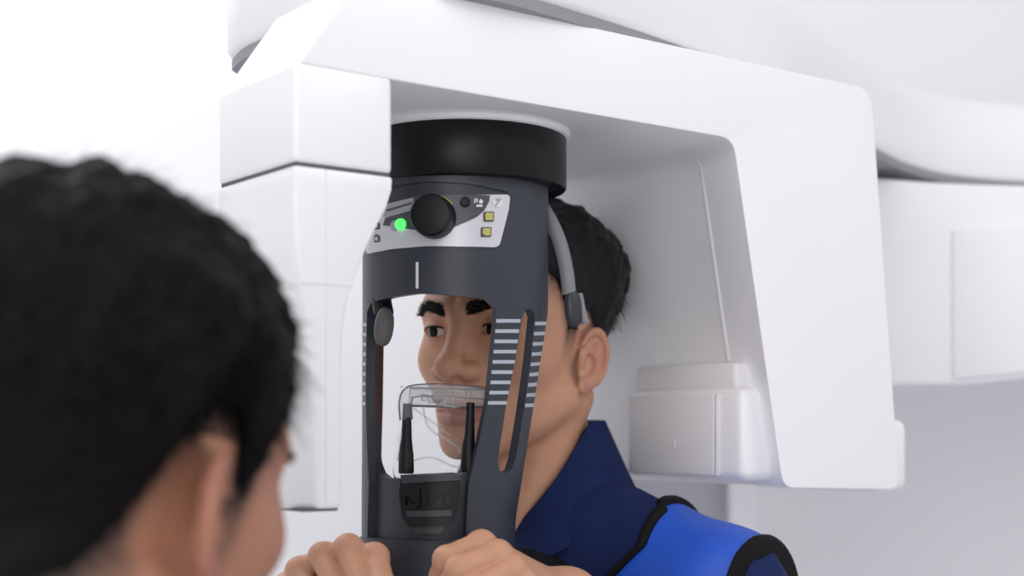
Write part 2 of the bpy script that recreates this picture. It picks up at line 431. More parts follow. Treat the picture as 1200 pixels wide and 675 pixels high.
def shell_bm(loops, o0, o1, surf=S, dphi=4, dz=.012, sc=.0013):
    """plate between two offsets of the guard surface; loops are outlines (the first) and holes in (phi, z)"""
    b2 = bmesh.new()
    edges = []
    for lp in loops:
        vs = [b2.verts.new((p*sc, z, 0)) for p, z in lp]
        for i in range(len(vs)): edges.append(b2.edges.new((vs[i], vs[(i+1) % len(vs)])))
    bmesh.ops.triangle_fill(b2, use_beauty=True, use_dissolve=False, edges=edges, normal=(0, 0, 1))
    xs = [v.co.x for v in b2.verts]; ys = [v.co.y for v in b2.verts]
    x = math.floor(min(xs)/(dphi*sc))*dphi*sc+.00001
    while x < max(xs):
        bmesh.ops.bisect_plane(b2, geom=b2.verts[:]+b2.edges[:]+b2.faces[:], plane_co=(x, 0, 0), plane_no=(1, 0, 0), dist=1e-6); x += dphi*sc
    y = min(ys)+dz
    while y < max(ys):
        bmesh.ops.bisect_plane(b2, geom=b2.verts[:]+b2.edges[:]+b2.faces[:], plane_co=(0, y, 0), plane_no=(0, 1, 0), dist=1e-6); y += dz
    b2.verts.index_update()
    bm = bmesh.new(); Vs = [(surf(v.co.x/sc, v.co.y, o0), surf(v.co.x/sc, v.co.y, o1)) for v in b2.verts]
    a = [bm.verts.new(p[0]) for p in Vs]; b = [bm.verts.new(p[1]) for p in Vs]
    for f in b2.faces:
        ids = [v.index for v in f.verts]
        bm.faces.new([b[i] for i in ids]); bm.faces.new([a[i] for i in reversed(ids)])
    for e in b2.edges:
        if len(e.link_faces) == 1:
            i, j = e.verts[0].index, e.verts[1].index
            try: bm.faces.new((a[i], a[j], b[j], b[i]))
            except ValueError: pass
    b2.free(); bmesh.ops.recalc_face_normals(bm, faces=bm.faces); return bm
def gpoly(pts, off=0.0): return [to_g(x, y, off) for x, y in pts]
def dens(pts, m=6):
    out = []
    for i in range(len(pts)):
        a = Vector(pts[i]); b = Vector(pts[(i+1) % len(pts)])
        for k in range(m): out.append(tuple(a.lerp(b, k/m)))
    return out
def mirror(lp): return [(-p, z) for p, z in lp]
ZT, ZB = .2075, -.168
outer = [(-97, ZT), (97, ZT), (97, .02), (96, -.03), (95, -.09), (90, -.135), (84, ZB), (-84, ZB), (-90, -.135), (-95, -.09), (-96, -.03), (-97, .02)]
half = gpoly([(582, 361), (577, 420), (572, 468), (562, 515), (553, 552), (549, 568), (547, 633)])
right = half; left = mirror(half)[::-1]
zt = .103
opening = [(-40, zt+.002), (-20, zt+.005), (0, zt+.007), (20, zt+.005), (40, zt+.002)]+right+left
opening = round_poly(opening, [0, 0, 0, 0, 0, 2e-3]+[0]*5+[2e-3]+[2e-3]+[0]*5+[2e-3], 3) if False else opening
slot_px = [(612, 372), (616, 362), (623, 362), (627, 371), (621, 430), (614, 480), (605, 535), (600, 550), (593, 555), (586, 552), (583, 541), (594, 470), (604, 420)]
slot = gpoly(slot_px)
guard = from_bm('face_guard', shell_bm([dens(outer, 4), opening, slot, mirror(slot)], -.0075, 0), M['slate'], unit, angle=40)
# recessed inner front plate of the chin cup
ins = [(-56, -.002), (-50, -.018), (-44, -.031), (-36, -.039), (-26, -.043), (0, -.043), (24, -.043), (34, -.041), (42, -.034), (52, -.018), (58, -.002), (60, ZB), (-60, ZB)]
from_bm('chin_cup', shell_bm([dens(ins, 3)], -.014, -.0074), M['slate'], unit)
# raised foot of the guard
foot = gpoly([(434, 640), (470, 641), (510, 641), (549, 640), (598, 636)])
foot = [(-66, -.0945), (-30, -.0945), (0, -.0945), (41, -.0945), (41, -.172), (0, -.172), (-66, -.172)]
from_bm('guard_foot', shell_bm([dens(foot, 5)], -.007, .0012), M['slate'], unit)
hb = tube_bm([S(-100, -.158, .05), S(-70, -.158, .055), S(-30, -.158, .03), S(0, -.158, .025), S(30, -.158, .03), S(60, -.158, .05), S(80, -.158, .05)], .011)
from_bm('grip_bar', hb, M['black'], unit)
# band grooves: shoulder line and centre mark
ridge = [(-44, .1975), (-20, .2025), (5, .205), (30, .2025), (54, .1975), (53, .1945), (30, .1992), (5, .2015), (-20, .1992), (-44, .1945)]
from_bm('panel_hood', shell_bm([dens(ridge, 3)], -.0005, .0022), M['slate'], guard)
mark = gpoly([(487, 307), (490, 307), (490, 338), (487, 338)], .0008)
from_bm('centre_mark', shell_bm([dens(mark, 2)], -.0005, .0006), M['whiteprint'], guard)
# scale stripes on the four struts (both sides of both slots)
def edge_x(poly, y):
    for (x0, y0), (x1, y1) in zip(poly, poly[1:]):
        if min(y0, y1) <= y <= max(y0, y1) and y0 != y1: return x0+(x1-x0)*(y-y0)/(y1-y0)
    return poly[-1][0]
L1 = [(582, 361), (577, 420), (572, 468), (562, 515)]; R1 = [(612, 362), (604, 420), (594, 470)]
L2 = [(628, 362), (621, 430), (614, 480)]; R2 = [(642, 362), (636.5, 420), (631, 475)]
for k in range(9):
    y = 374+k*12.0
    for La, Ra, yo in ((L1, R1, 0), (L2, R2, 3)):
        y0 = y+yo; y1 = y0+4.2
        if y1 > 480: continue
        q = [(edge_x(La, y0)+.6, y0), (edge_x(Ra, y0)-.6, y0), (edge_x(Ra, y1)-.6, y1), (edge_x(La, y1)+.6, y1)]
        g = [(min(a_, 95.5), b_) for a_, b_ in gpoly(q)]
        for lp in (g, mirror(g)):
            from_bm('scale_stripe', shell_bm([dens(lp, 2)], -.0004, .0005), M['stripe'], guard)

# --- control panel
pan = gpoly(dens(round_poly([(428, 246), (485, 232), (597, 228), (595, 246), (584, 290), (500, 288.5), (460, 292), (431, 298)], [4, 0, 6, 0, 6, 0, 0, 4], 4), 2))
panel = from_bm('control_panel', shell_bm([pan], -.0006, .0016), M['silver'], unit)
def on_panel(name, px, m, h0=.0012, h1=.0021, r=0, parent=None, d=2):
    p = round_poly(px, r, 4) if r else px
    return from_bm(name, shell_bm([gpoly(dens(p, d), .0016)], h0, h1), m, parent or panel)
on_panel('dark_field', [(485, 229.5), (530, 228.5), (574, 229), (573, 236), (567, 247), (559, 254), (551, 258), (530, 267), (517, 270), (490, 270), (449, 264), (452, 255), (485, 246)], M['darklabel'])
on_panel('name_strip', [(450, 254), (454, 239), (484.5, 231.5), (484.5, 245)], M['midlabel'], h1=.0022)
on_panel('name_strip', [(453, 246), (480, 238), (483, 237), (483, 239), (455, 248)], M['darklabel'], h0=.002, h1=.0026)
for px, py in ((572.5, 254), (569.5, 272)):
    on_panel('key_frame', [(px-6.2, py-5.6), (px+6.2, py-5.9), (px+5.6, py+5.7), (px-6.2, py+5.7)], M['darklabel'], h1=.0024, r=1.5)
    on_panel('key', [(px-4.4, py-4.2), (px+4.6, py-4.4), (px+4, py+4.2), (px-4.4, py+4.2)], M['yellow'], h0=.002, h1=.0036, r=1)
on_panel('key_mark', [(564, 275), (567, 275), (567, 277), (564, 277)], M['darklabel'], h0=.003, h1=.0040)
# knob, arc, small button, led
def knob_bm(px, py, r, prof, n=40):
    ph, z = to_g(px, py, .0016); c = S(ph, z, .0016); nrm = (S(ph, z, .05)-S(ph, z, 0)).normalized()
    a = nrm.cross(Vector((0, 0, 1))).normalized(); b = a.cross(nrm)
    bm = bmesh.new(); loft(bm, [[c+nrm*h+(a*math.cos(2*math.pi*k/n)+b*math.sin(2*math.pi*k/n))*(r*s) for k in range(n)] for s, h in prof]); return bm
kn = from_bm('dial_knob', knob_bm(509.5, 255, .0178, [(1, -.002), (1, .007), (.97, .0105), (.96, .016), (.9, .0185), (.6, .0195), (.2, .0197)]), M['black'], panel)
arc = [(520+math.cos(t)*0, 0) for t in (0,)]
arcp = [(509+27.5*math.cos(math.radians(t)), 255-26.5*math.sin(math.radians(t))) for t in range(38, 92, 6)]+[(509+22*math.cos(math.radians(t)), 255-21*math.sin(math.radians(t))) for t in range(86, 32, -6)]
on_panel('dial_arc', arcp, M['yellowline'], h1=.0026, d=1)
from_bm('push_button', knob_bm(545, 237, .0042, [(1, -.001), (1, .003), (.85, .004), (.3, .0044)], 20), M['black'], panel)
from_bm('led_bezel', knob_bm(463, 264.5, .0044, [(1, -.001), (1, .0012), (.9, .0018), (.3, .0018)], 20), M['midlabel'], panel)
from_bm('indicator_light', knob_bm(470.5, 263, .0048, [(1, -.001), (1, .002), (.8, .0042), (.4, .0052), (.1, .0054)], 24), M['led'], panel)
# small icons
for px, py, r, m in ((442, 264.5, 3.2, 'darklabel'), (442, 279.5, 3.2, 'darklabel')):
    on_panel('icon', [(px-3, py-3), (px-1, py-5), (px+3, py-3), (px+3, py+4), (px-3, py+4.5)], M[m], h1=.0023, d=1)
    on_panel('icon', [(px-1.4, py-1.5), (px+1.4, py-2), (px+1.4, py+2), (px-1.4, py+2.4)], M['silver'], h0=.002, h1=.0027, d=1)
for q in ([(555.5, 233), (557, 233), (557, 238), (555.5, 238)], [(558, 232.5), (559.5, 232.5), (559.5, 237), (558, 237)], [(561, 236), (563, 233), (566, 236), (565, 238.5), (561.5, 238.5)], [(558, 240), (565, 240), (565, 242.5), (558, 242.5)]):
    on_panel('icon', q, M['whiteprint'], h0=.002, h1=.0027, d=1)
on_panel('icon', [(580+6*math.cos(t*math.pi/6)+3, 237-6*math.sin(t*math.pi/6)) for t in range(12)], M['whiteprint'], h1=.0022, d=1)
on_panel('icon', [(579.5, 241), (585.5, 232), (587, 233), (581, 242)], M['greyprint'], h0=.002, h1=.0027, d=1)
on_panel('icon', [(580, 233), (583, 232), (584, 235), (581, 236)], M['greyprint'], h0=.002, h1=.0027, d=1)

# --- temple supports
ar = from_bm('temple_support', tube_bm(spline([at(634, 240, 1.25), at(647, 262, 1.243), at(657, 287, 1.238), (at(664, 318, 1.236)), at(667, 345, 1.236)], 6), [.0062]*25, 14), M['greyrubber'], unit)
def pad_bm(c, ax, up, rx, ry, rz):
    bm = bmesh.new(); bmesh.ops.create_uvsphere(bm, u_segments=28, v_segments=18, radius=1)
    ax = ax.normalized(); up = (up-ax*up.dot(ax)).normalized(); sd = up.cross(ax)
    for v in bm.verts:
        q = v.co; sg = lambda t: math.copysign(abs(t)**.85, t)
        v.co = c+ax*(q.x*rx)+sd*(sg(q.y)*ry)+up*(sg(q.z)*rz)
    return bm
from_bm('temple_pad', pad_bm(at(672, 362, 1.235), Vector((.62, -.78, 0)), Vector((.12, 0, -1)), .006, .0088, .0165), M['darkrubber'], ar)
from_bm('pad_clip', tube_bm([at(679, 344, 1.238), at(682, 362, 1.238), at(686, 379, 1.238)], [.003, .0034, .0036], 10), M['greyrubber'], ar)
al = from_bm('temple_support', tube_bm(spline([at(446, 335, 1.22), at(447, 352, 1.21), at(450, 368, 1.205)], 5), .0085, 14), M['black'], unit)
from_bm('temple_pad', pad_bm(at(450, 383, 1.195), Vector((.5, -.86, 0)), Vector((.15, 0, 1)), .006, .0085, .0165), M['brownrubber'], al)

# --- bite holder with its two posts
bz = lambda px, py, off: S(*to_g(px, py, 0), off)
def hold(name, px, o0, o1, m, parent, r=3):
    return from_bm(name, shell_bm([gpoly(dens(round_poly(px, r, 4), 2))], o0, o1, dphi=6), m, parent)
holder = hold('bite_holder', [(475, 560), (537, 558), (537, 580), (532, 608), (526, 615), (484, 617), (476, 606), (473, 580)], -.010, .008, M['black'], unit)
hold('holder_ledge', [(476, 556), (534, 554), (538, 562), (478, 566)], -.012, .011, M['darkrubber'], holder, 1)
hold('holder_latch', [(484, 612), (522, 612), (518, 625), (488, 625)], -.010, .004, M['darkrubber'], holder, 2)
for q in ([(478, 581), (482, 580), (482, 592), (478, 592)], [(485, 586), (489, 590), (493, 590), (493, 595), (486, 595), (484, 592)], [(492, 573), (496, 572), (496, 592), (492, 593)], [(498, 571), (503, 571), (503, 590), (498, 592)], [(512, 584), (518, 583), (518, 594), (512, 594)], [(521, 580), (527, 579), (527, 592), (521, 592)]):
    hold('holder_hook', q, .007, .0125, M['ringblack'], holder, .8)
hold('holder_plate', [(481, 598), (528, 597), (527, 604), (482, 605)], .007, .0095, M['darkrubber'], holder, .8)
for x0, y0, x1, y1 in ((477, 473, 476, 553), (551.5, 472, 549, 551)):
    po = from_bm('bite_post', tube_bm([at(x0, y0, 1.185), at((x0+x1)/2, (y0+y1)/2, 1.183), at(x1, y1-28, 1.182), at(x1, y1, 1.18)], [.0034, .0044, .0056, .006], 14), M['ringblack'], holder)
    from_bm('post_socket', tube_bm([at(x1, 528, 1.182), at(x1, 530, 1.182), at(x1, y1-1, 1.18), at(x1, y1+2, 1.18)], [.0052, .0062, .0066, .006], 14), M['black'], holder)
# clear bite guide pushed onto the posts
Yb = 1.186
bg = tube_bm(spline([at(476, 492, Yb), at(475, 474, Yb), at(478, 462, Yb+.001), at(488, 458, Yb+.004), at(515, 457, Yb+.004), at(545, 459, Yb+.004), at(566, 461, Yb+.008), at(588, 463, Yb+.014)], 6), .0058, 14)
bo = tag(from_bm('bite_guide', bg, M['clear'], origin=tuple(at(514, 470, Yb))), 'clear plastic bite guide bridging the two black posts in front of the mouth', 'bite guide')
from_bm('guide_bar', tube_bm([at(480, 465, Yb+.006), at(545, 467, Yb+.006), at(584, 466, Yb+.014)], .0085, 16), M['clear'], bo)
from_bm('bite_fork', tube_bm([at(512, 466, Yb+.006), at(520, 462, Yb+.03), at(526, 470, Yb+.045)], [.005, .004, .004], 12), M['clear'], bo)
for px, py in ((497, 466), (505, 468), (530, 468), (549, 462)):
    from_bm('guide_tooth', tube_bm([at(px, py-3, Yb-.001), at(px, py+4, Yb-.002)], [.0028, .0022], 8), M['clear'], bo)
# thin protective sleeve around it
bm = bmesh.new(); nx, nz = 26, 26; rows = []
for j in range(nz+1):
    t = j/nz; row = []
    y = 452+t*108; xl = 470-8*math.sin(t*1.4)-2*math.sin(t*9); xr = 563-4*t+2*math.sin(t*11)
    for i in range(nx+1):
        s = i/nx; d = .004*mnoise.noise((s*5, t*5, 2.3))+.003*math.sin(s*9+t*6)
        row.append(at(xl+(xr-xl)*s, y+3*mnoise.noise((s*6, 1, t*3)), 1.197+d+.004*abs(s-.5)))
    rows.append(row)
vv = [[bm.verts.new(p) for p in r] for r in rows]
for j in range(nz):
    for i in range(nx): bm.faces.new((vv[j][i], vv[j][i+1], vv[j+1][i+1], vv[j+1][i]))
r_ = bmesh.ops.solidify(bm, geom=bm.faces[:], thickness=.0003)
slv = tag(from_bm('plastic_sleeve', bm, M['film'], angle=None, origin=tuple(at(514, 505, 1.17))), 'thin crinkled clear plastic sleeve hanging over the bite guide', 'plastic sleeve')
bm = bmesh.new()
for q in ([(496, 478), (502, 500), (522, 516), (543, 526)], [(512, 508), (528, 518), (544, 536)], [(484, 478), (506, 494), (530, 512)], [(481, 541), (505, 536), (530, 546), (548, 548)], [(466, 540), (470, 510), (474, 488)]):
    tube_bm(spline([at(x, y, 1.193) for x, y in q], 6), .0008, 6, bm)
from_bm('sleeve_fold', bm, M['clear'], slv, angle=None)

# ================================================================== PEOPLE
def frame(f, pitch=0, roll=0):
    f = Vector((f[0], f[1], 0)).normalized(); R = Vector((f.y, -f.x, 0))
    m = Matrix((R, f, Vector((0, 0, 1)))).transposed()
    return np.array(m @ Matrix.Rotation(math.radians(pitch), 3, 'X') @ Matrix.Rotation(math.radians(roll), 3, 'Y'))
EAR = .88
def ear_sdf(p, s, flare=28):
    a = math.radians(flare)
    o = np.array((s*math.cos(a), math.sin(a)*-.0-math.sin(a)*(-1)*-1*0, 0))
    # ear frame: n = outward (tilted forward), b = forward along the plate, t = up (leaning back)
    n = np.array((s*math.cos(a), math.sin(a), 0)); b = np.array((-s*math.sin(a), math.cos(a), 0)); t = np.array((0, 0, 1.0))
    lean = math.radians(-10); b2 = b*math.cos(lean)-t*math.sin(lean); t2 = b*math.sin(lean)+t*math.cos(lean)
    q = (p-np.array((s*.0785, -.012, -.026)))@np.stack([n, b2, t2], 1)/EAR
    d = s_ell(q, (0, 0, .001), (.0048, .0165, .030))
    e = np.sqrt((q[:, 1]/.0165)**2+((q[:, 2]-.003)/.0285)**2)
    ring = np.sqrt(((e-1)*.019)**2+(q[:, 0]-.0045)**2)-.0032+np.maximum(0, q[:, 1]*.6-.003)*np.where(q[:, 2] < .012, 1, 0)
    d = su(d, ring, .003)
    anti = np.sqrt(((np.sqrt(((q[:, 1]-.001)/.0098)**2+((q[:, 2]+.001)/.018)**2)-1)*.011)**2+(q[:, 0]-.004)**2)-.0022+np.maximum(0, q[:, 1])*.6
    d = su(d, anti, .002)
    d = su(d, s_ell(q, (.002, .004, -.028), (.0048, .0085, .0095)), .004)
    d = ss(d, s_ell(q, (.0070, .0030, -.004), (.0095, .0080, .0120)), .002)
    d = ss(d, s_ell(q, (.0075, -.004, .014), (.0050, .0060, .0090)), .002)
    d = su(d, s_ell(q, (.003, .0125, -.005), (.0035, .0035, .006)), .003)
    return d*EAR
def head_sdf(p, neck):
    q = p.copy(); q[:, 0] = np.abs(q[:, 0])              # the two sides alike
    d = s_ell(p, (0, -.012, .032), (.076, .097, .086))
    d = su(d, s_ell(p, (0, .026, .0), (.066, .068, .090)), .03)
    d = su(d, s_ell(p, (0, .026, -.062), (.057, .060, .050)), .025)
    d = su(d, s_cone(q, (.054, .0, -.062), (.018, .070, -.102), .017, .015), .02)
    d = su(d, s_ell(p, (0, .079, -.101), (.020, .016, .014)), .018)
    d = su(d, s_ell(q, (.043, .054, -.026), (.024, .026, .022)), .02)
    d = su(d, s_cone(q, (.010, .086, .022), (.048, .064, .022), .011, .010), .015)
    d = su(d, s_ell(p, (0, .070, -.072), (.031, .031, .026)), .02)
    d = ss(d, s_ell(q, (.032, .100, .0), (.021, .017, .014)), .016)
    # nose
    d = su(d, s_cone(p, (0, .088, .010), (0, .108, -.032), .0075, .0095), .012)
    d = su(d, s_sph(p, (0, .1090, -.0350), .0125), .008)
    d = su(d, s_ell(q, (.0158, .0970, -.0385), (.0095, .0120, .0085)), .007)
    d = su(d, s_cone(p, (0, .106, -.044), (0, .097, -.053), .005, .006), .005)
    d = ss(d, s_ell(q, (.0086, .1070, -.0465), (.0050, .0065, .0056)), .0015)
    # lips
    d = su(d, s_cone(q, (.004, .1000, -.0685), (.022, .088, -.0735), .0055, .0030), .005)
    d = su(d, s_cone(q, (.0, .0985, -.0805), (.018, .0895, -.0765), .0070, .0035), .005)
    d = ss(d, s_cone(q, (.0, .1065, -.0745), (.026, .0905, -.0745), .0020, .0016), .0025)
    d = ss(d, s_ell(p, (0, .1025, -.0905), (.012, .006, .004)), .008)
    # lids around the eyeballs
    lid = s_sph(q, (.032, .0755, 0), .0148)
    slit = s_ell(q, (.0325, .091, -.0005), (.0150, .014, .0044))
    d = su(d, lid, .005)
    d = ss(d, slit, .0015)
    d = ss(d, s_sph(q, (.032, .0755, 0), .0118), .001)
    # neck
    d = su(d, s_cone(p, (0, -.026, -.055), neck[0], .054, .055), .022)
    d = su(d, s_cone(p, neck[0], neck[1], .055, .062), .02)
    d = su(d, s_cone(q, (.056, -.03, -.06), (.012, .028, -.185), .012, .011), .02)
    d = su(d, s_ell(p, (0, .032, -.135), (.012, .014, .018)), .02)
    ne = su(ear_sdf(p, 1), ear_sdf(p, -1), 0)
    return su(d, ne, .004)
def hair_line(y):
    return np.interp(y, [-.10, -.075, -.055, -.040, -.030, -.012, .004, .010, .022, .027, .036, .050, .070, .11],
                        [-.085, -.080, -.066, -.045, -.005, .012, .008, -.018, -.020, .004, .036, .050, .060, .064])
def hair_amount(P):
    """0 below the hairline, rising to 1 well above it"""
    return np.clip((P[:, 2]-hair_line(P[:, 1]))/.05, -1, 1)
def strands(P, N, D, length, rad, seg, curl, rng):
    n = len(P); k3 = np.array([0, 2*math.pi/3, 4*math.pi/3])
    d = D/np.maximum(vlen(D), 1e-9)[:, None]
    ref = np.tile(np.array((0., 0, 1)), (n, 1)); a = np.cross(d, ref); a /= np.maximum(vlen(a), 1e-6)[:, None]; b = np.cross(d, a)
    ph = rng.uniform(0, 6.28, n)
    V = []
    pos = P.copy(); dirn = N*.45+d*.6; dirn /= vlen(dirn)[:, None]
    for s in range(seg+1):
        t = s/seg
        r = rad*(1-.75*t)
        for kk in k3:
            V.append(pos+(a*np.cos(kk)+b*np.sin(kk))*r)
        dirn = dirn*(1-.45)+d*.45+(a*np.cos(ph+t*3)[:, None]+b*np.sin(ph+t*3)[:, None])*curl; dirn /= vlen(dirn)[:, None]
        pos = pos+dirn*(length/seg)[:, None]
    V = np.stack(V, 1)                                     # n, (seg+1)*3, 3
    m = (seg+1)*3; base = np.arange(n)[:, None]*m
    fs = []
    for s in range(seg):
        for k in range(3):
            k2 = (k+1) % 3
            fs.append(base+np.array([s*3+k, s*3+k2, (s+1)*3+k2, (s+1)*3+k])[None])
    return V.reshape(-1, 3), np.concatenate(fs)
def hand_sdf(p, H):
    pal = None
    wr = np.array(H['wrist'])
    for k, m in enumerate(H['mcp']):
        base = wr+(np.array(H['mcp'][k])-np.array(H['mcp'][1]))*.35
        e = s_cone(p, base, m, .0125, .0100); pal = e if pal is None else su(pal, e, .010)
    fing = None
    for k, (m, j) in enumerate(zip(H['mcp'], H['fing'])):
        sc = (1, 1.03, .97, .84)[k]
        pts = [m]+list(j); r = [.0106*sc, .0100*sc, .0088*sc, .0078*sc]
        e = chain(p, pts, r, .003)
        e = su(e, s_sph(p, pts[0], .0112*sc), .004); e = su(e, s_sph(p, pts[1], .0101*sc), .003)
        fing = e if fing is None else su(fing, e, .0012)
    d = su(pal, fing, .005)
    if 'thumb' in H:
        d = su(d, chain(p, H['thumb'], [.014, .0115, .0105, .009], .004), .006)
    d = su(d, s_cone(p, wr, H['elbow'], .024, .038), .02)
    return d

def build_person(name, base, label, face, Hpos, pitch, skin, hairm, neck, torso, hands, hair_cfg, clothes, roll=0):
    root = thing(name, base, label, 'person', None)
    Rm = frame(face, pitch, roll)*hair_cfg.get('scale', 1.0); Hc = np.array(Hpos)
    toW = lambda P: P@Rm.T+Hc
    hv, hq = sdf_mesh(lambda p: head_sdf(p, neck), (-.115, -.125, -.245), (.115, .14, .135), .0013)
    N = vnormals(hv, hq)
    tint = np.zeros((len(hv), 3)); x, y, z = np.abs(hv[:, 0]), hv[:, 1], hv[:, 2]
    lipu = (y > .086) & (x < .025) & (z < -.0645-.10*np.maximum(0, x-.006)) & (z > -.0885+.3*np.maximum(0, x-.006))
    tint[:, 0] = lipu*.75
    tint[:, 0] = np.maximum(tint[:, 0], .35*((np.abs(hv[:, 0]) > .0775) & (hv[:, 1] < .012) & (hv[:, 2] < .012)))
    hs = hv+np.array((0, 0, 1.0))*(np.interp(hv[:, 1], [-.08, -.03, .0], [1, .7, 0])*hair_cfg.get('nape', 0))[:, None]
    hs[:, 2] -= hair_cfg.get('burn', 0)*np.exp(-((hv[:, 1]-.016)/.011)**2)
    ha = hair_amount(hs); isear = (np.abs(hv[:, 0]) > .0745) & (hv[:, 1] > -.038) & (hv[:, 1] < .006) & (hv[:, 2] < .012)
    ha = np.where(isear, -1, ha)
    fd = hair_cfg['fade']; tint[:, 1] = np.where(isear, 0, np.clip((ha+fd)/(fd+.30), 0, .95)**1.4)
    tv, tq, tt = [toW(hv)], [hq], [tint]; n0 = len(hv)
    bf, lo, hi, h = torso
    v, q = sdf_mesh(bf, lo, hi, h); tv.append(v); tq.append(q+n0); tt.append(np.zeros((len(v), 3))); n0 += len(v)
    for H in hands:
        allp = np.array([H['wrist'], H['elbow']]+list(H['mcp'])+[j for f in H['fing'] for j in f]+list(H.get('thumb', [])))
        v, q = sdf_mesh(lambda p: hand_sdf(p, H), allp.min(0)-.045, allp.max(0)+.045, .0018)
        tv.append(v); tq.append(q+n0); tt.append(np.zeros((len(v), 3))); n0 += len(v)
    me = np_mesh('body', np.concatenate(tv), np.concatenate(tq), np.concatenate(tt))
    body = link_mesh('body', me, skin, root, angle=None)
    # eyes
    for s in (1, -1):
        bm = bmesh.new(); bmesh.ops.create_uvsphere(bm, u_segments=64, v_segments=96, radius=.0122)
        V = np.array([v.co for v in bm.verts]); gz = np.array(hair_cfg.get('gaze', (0, 1, -.05))); gz = gz/np.linalg.norm(gz)
        # poles turned to the gaze
        rot = np.array(Vector((0, 0, 1)).rotation_difference(Vector(gz)).to_matrix())
        V2 = V@rot.T; c = V2@gz/.0122; ang = np.degrees(np.arccos(np.clip(c, -1, 1)))
        col = np.where(ang[:, None] < 12, np.array(lin((8, 8, 8))), np.where(ang[:, None] < 28, np.array(lin((22, 14, 11))), np.array(lin((214, 204, 204)))))
        q = [[v.index for v in f.verts] for f in bm.faces]
        me = bpy.data.meshes.new('eye'); me.from_pydata([tuple(t) for t in toW(V2+np.array((s*.032, .0755, 0)))], [], q); bm.free()
        a = me.attributes.new('tint', 'FLOAT_COLOR', 'POINT'); a.data.foreach_set('color', np.concatenate([col, np.ones((len(V), 1))], 1).astype(np.float32).ravel())
        link_mesh('eye', me, M['eye'], root, angle=None)
    for s in (1, -1):
        ts = np.linspace(-1, 1, 17); lash = []
        for t in ts:
            dx = .0142*t; dz = .0042*math.sqrt(max(0, 1-t*t))+.0002; rr = .0151
            lash.append(Vector(toW(np.array([[s*.0325+dx, .0755+math.sqrt(max(1e-8, rr*rr-dx*dx-dz*dz)), dz]]))[0]))
        from_bm('eyelash', tube_bm(lash, [.0004+.0006*math.sqrt(max(0, 1-t*t)) for t in ts], 6), hairm, root, angle=None)
    rng = np.random.RandomState(3)
    # hair: an under-layer grown from the scalp and strands over it
    fm = ha[hq].min(1) > hair_cfg['cap0']
    scalp = np.where(ha > -.08)[0]; fq = hq[fm]; used = np.unique(fq); remap = -np.ones(len(hv), int); remap[used] = np.arange(len(used))
    top = hair_cfg['top']; side = hair_cfg['side']
    zz = hv[:, 2]+.25*hv[:, 1]
    Lz = side+(top-side)*np.clip((zz-hair_cfg['z0'])/hair_cfg['zr'], 0, 1)
    Lz = Lz*(1+hair_cfg['back']*np.clip(-hv[:, 1]/.09, 0, 1)*np.clip((hv[:, 2]+.02)/.06, 0, 1))
    L = Lz*np.clip(ha*hair_cfg['ramp']+.06, .05, 1)
    nz = np.array([mnoise.noise(tuple(p*55))+.6*mnoise.noise(tuple(p*140)) for p in hv[used]])
    inner = hv[used]-N[used]*.001; outer_ = hv[used]+N[used]*(L[used]*.60*np.clip((ha[used]-hair_cfg['cap0'])*5+.1, .1, 1)*(1+.25*nz))[:, None]
    ed = {}
    fr = remap[fq]
    E = np.concatenate([fr[:, [0, 1]], fr[:, [1, 2]], fr[:, [2, 3]], fr[:, [3, 0]]]); key = np.sort(E, 1)
    uq, inv, cnt = np.unique(key, axis=0, return_inverse=True, return_counts=True); inv = inv.ravel()
    be = E[cnt[inv] == 1]; k = len(used)
    fs = np.concatenate([fr+k, fr[:, ::-1], np.stack([be[:, 0], be[:, 1], be[:, 1]+k, be[:, 0]+k], 1)])
    V = np.concatenate([inner, outer_])
    pick = scalp[rng.randint(0, len(scalp), hair_cfg['n'])]; pick = pick[rng.rand(len(pick)) < .25+ha[pick]*2]; Nn = N[pick]
    comb = np.array(hair_cfg['comb'])[None]*np.clip(zz[pick][:, None]*10, 0, 1)+np.array((0, -.35, -.8))[None]*np.clip(1-zz[pick][:, None]*12, 0, 1)
    comb = comb-Nn*(comb*Nn).sum(1)[:, None]; comb /= np.maximum(vlen(comb), .05)[:, None]
    D = Nn*hair_cfg['lift']+comb+rng.normal(0, hair_cfg['mess'], (len(pick), 3))
    ln = L[pick]*rng.uniform(.75, 1.25, len(pick))
    sv, sf = strands(hv[pick]+rng.normal(0, .0005, (len(pick), 3)), Nn, D, ln, hair_cfg['rad'], 4, .12, rng)
    me = np_mesh('hair', np.concatenate([toW(V), toW(sv)]), np.concatenate([fs, sf+len(V)]))
    link_mesh('hair', me, hairm, root, angle=None)
    # eyebrows
    for s in (1, -1):
        xs = np.abs(hv[:, 0]); br = (hv[:, 0]*s > .011) & (xs < .052) & (hv[:, 1] > .04)
        zc = np.interp(xs, [.011, .03, .042, .052], [.0175, .0225, .0225, .0155]); hw = np.interp(xs, [.011, .03, .052], [.0052, .0046, .0016])
        c = np.where(br & (np.abs(hv[:, 2]-zc) < hw))[0]
        pk = c[rng.randint(0, len(c), 520)]
        D = np.array((s*.8, -.15, .25))[None]+rng.normal(0, .15, (len(pk), 3))+N[pk]*.15
        sv, sf = strands(hv[pk]+rng.normal(0, .0004, (len(pk), 3)), N[pk]*.3, D, np.full(len(pk), .0075), .00032, 3, .02, rng)
        link_mesh('eyebrow', np_mesh('eyebrow', toW(sv), sf), hairm, root, angle=None)
    for args in clothes: args(root)
    return root, body

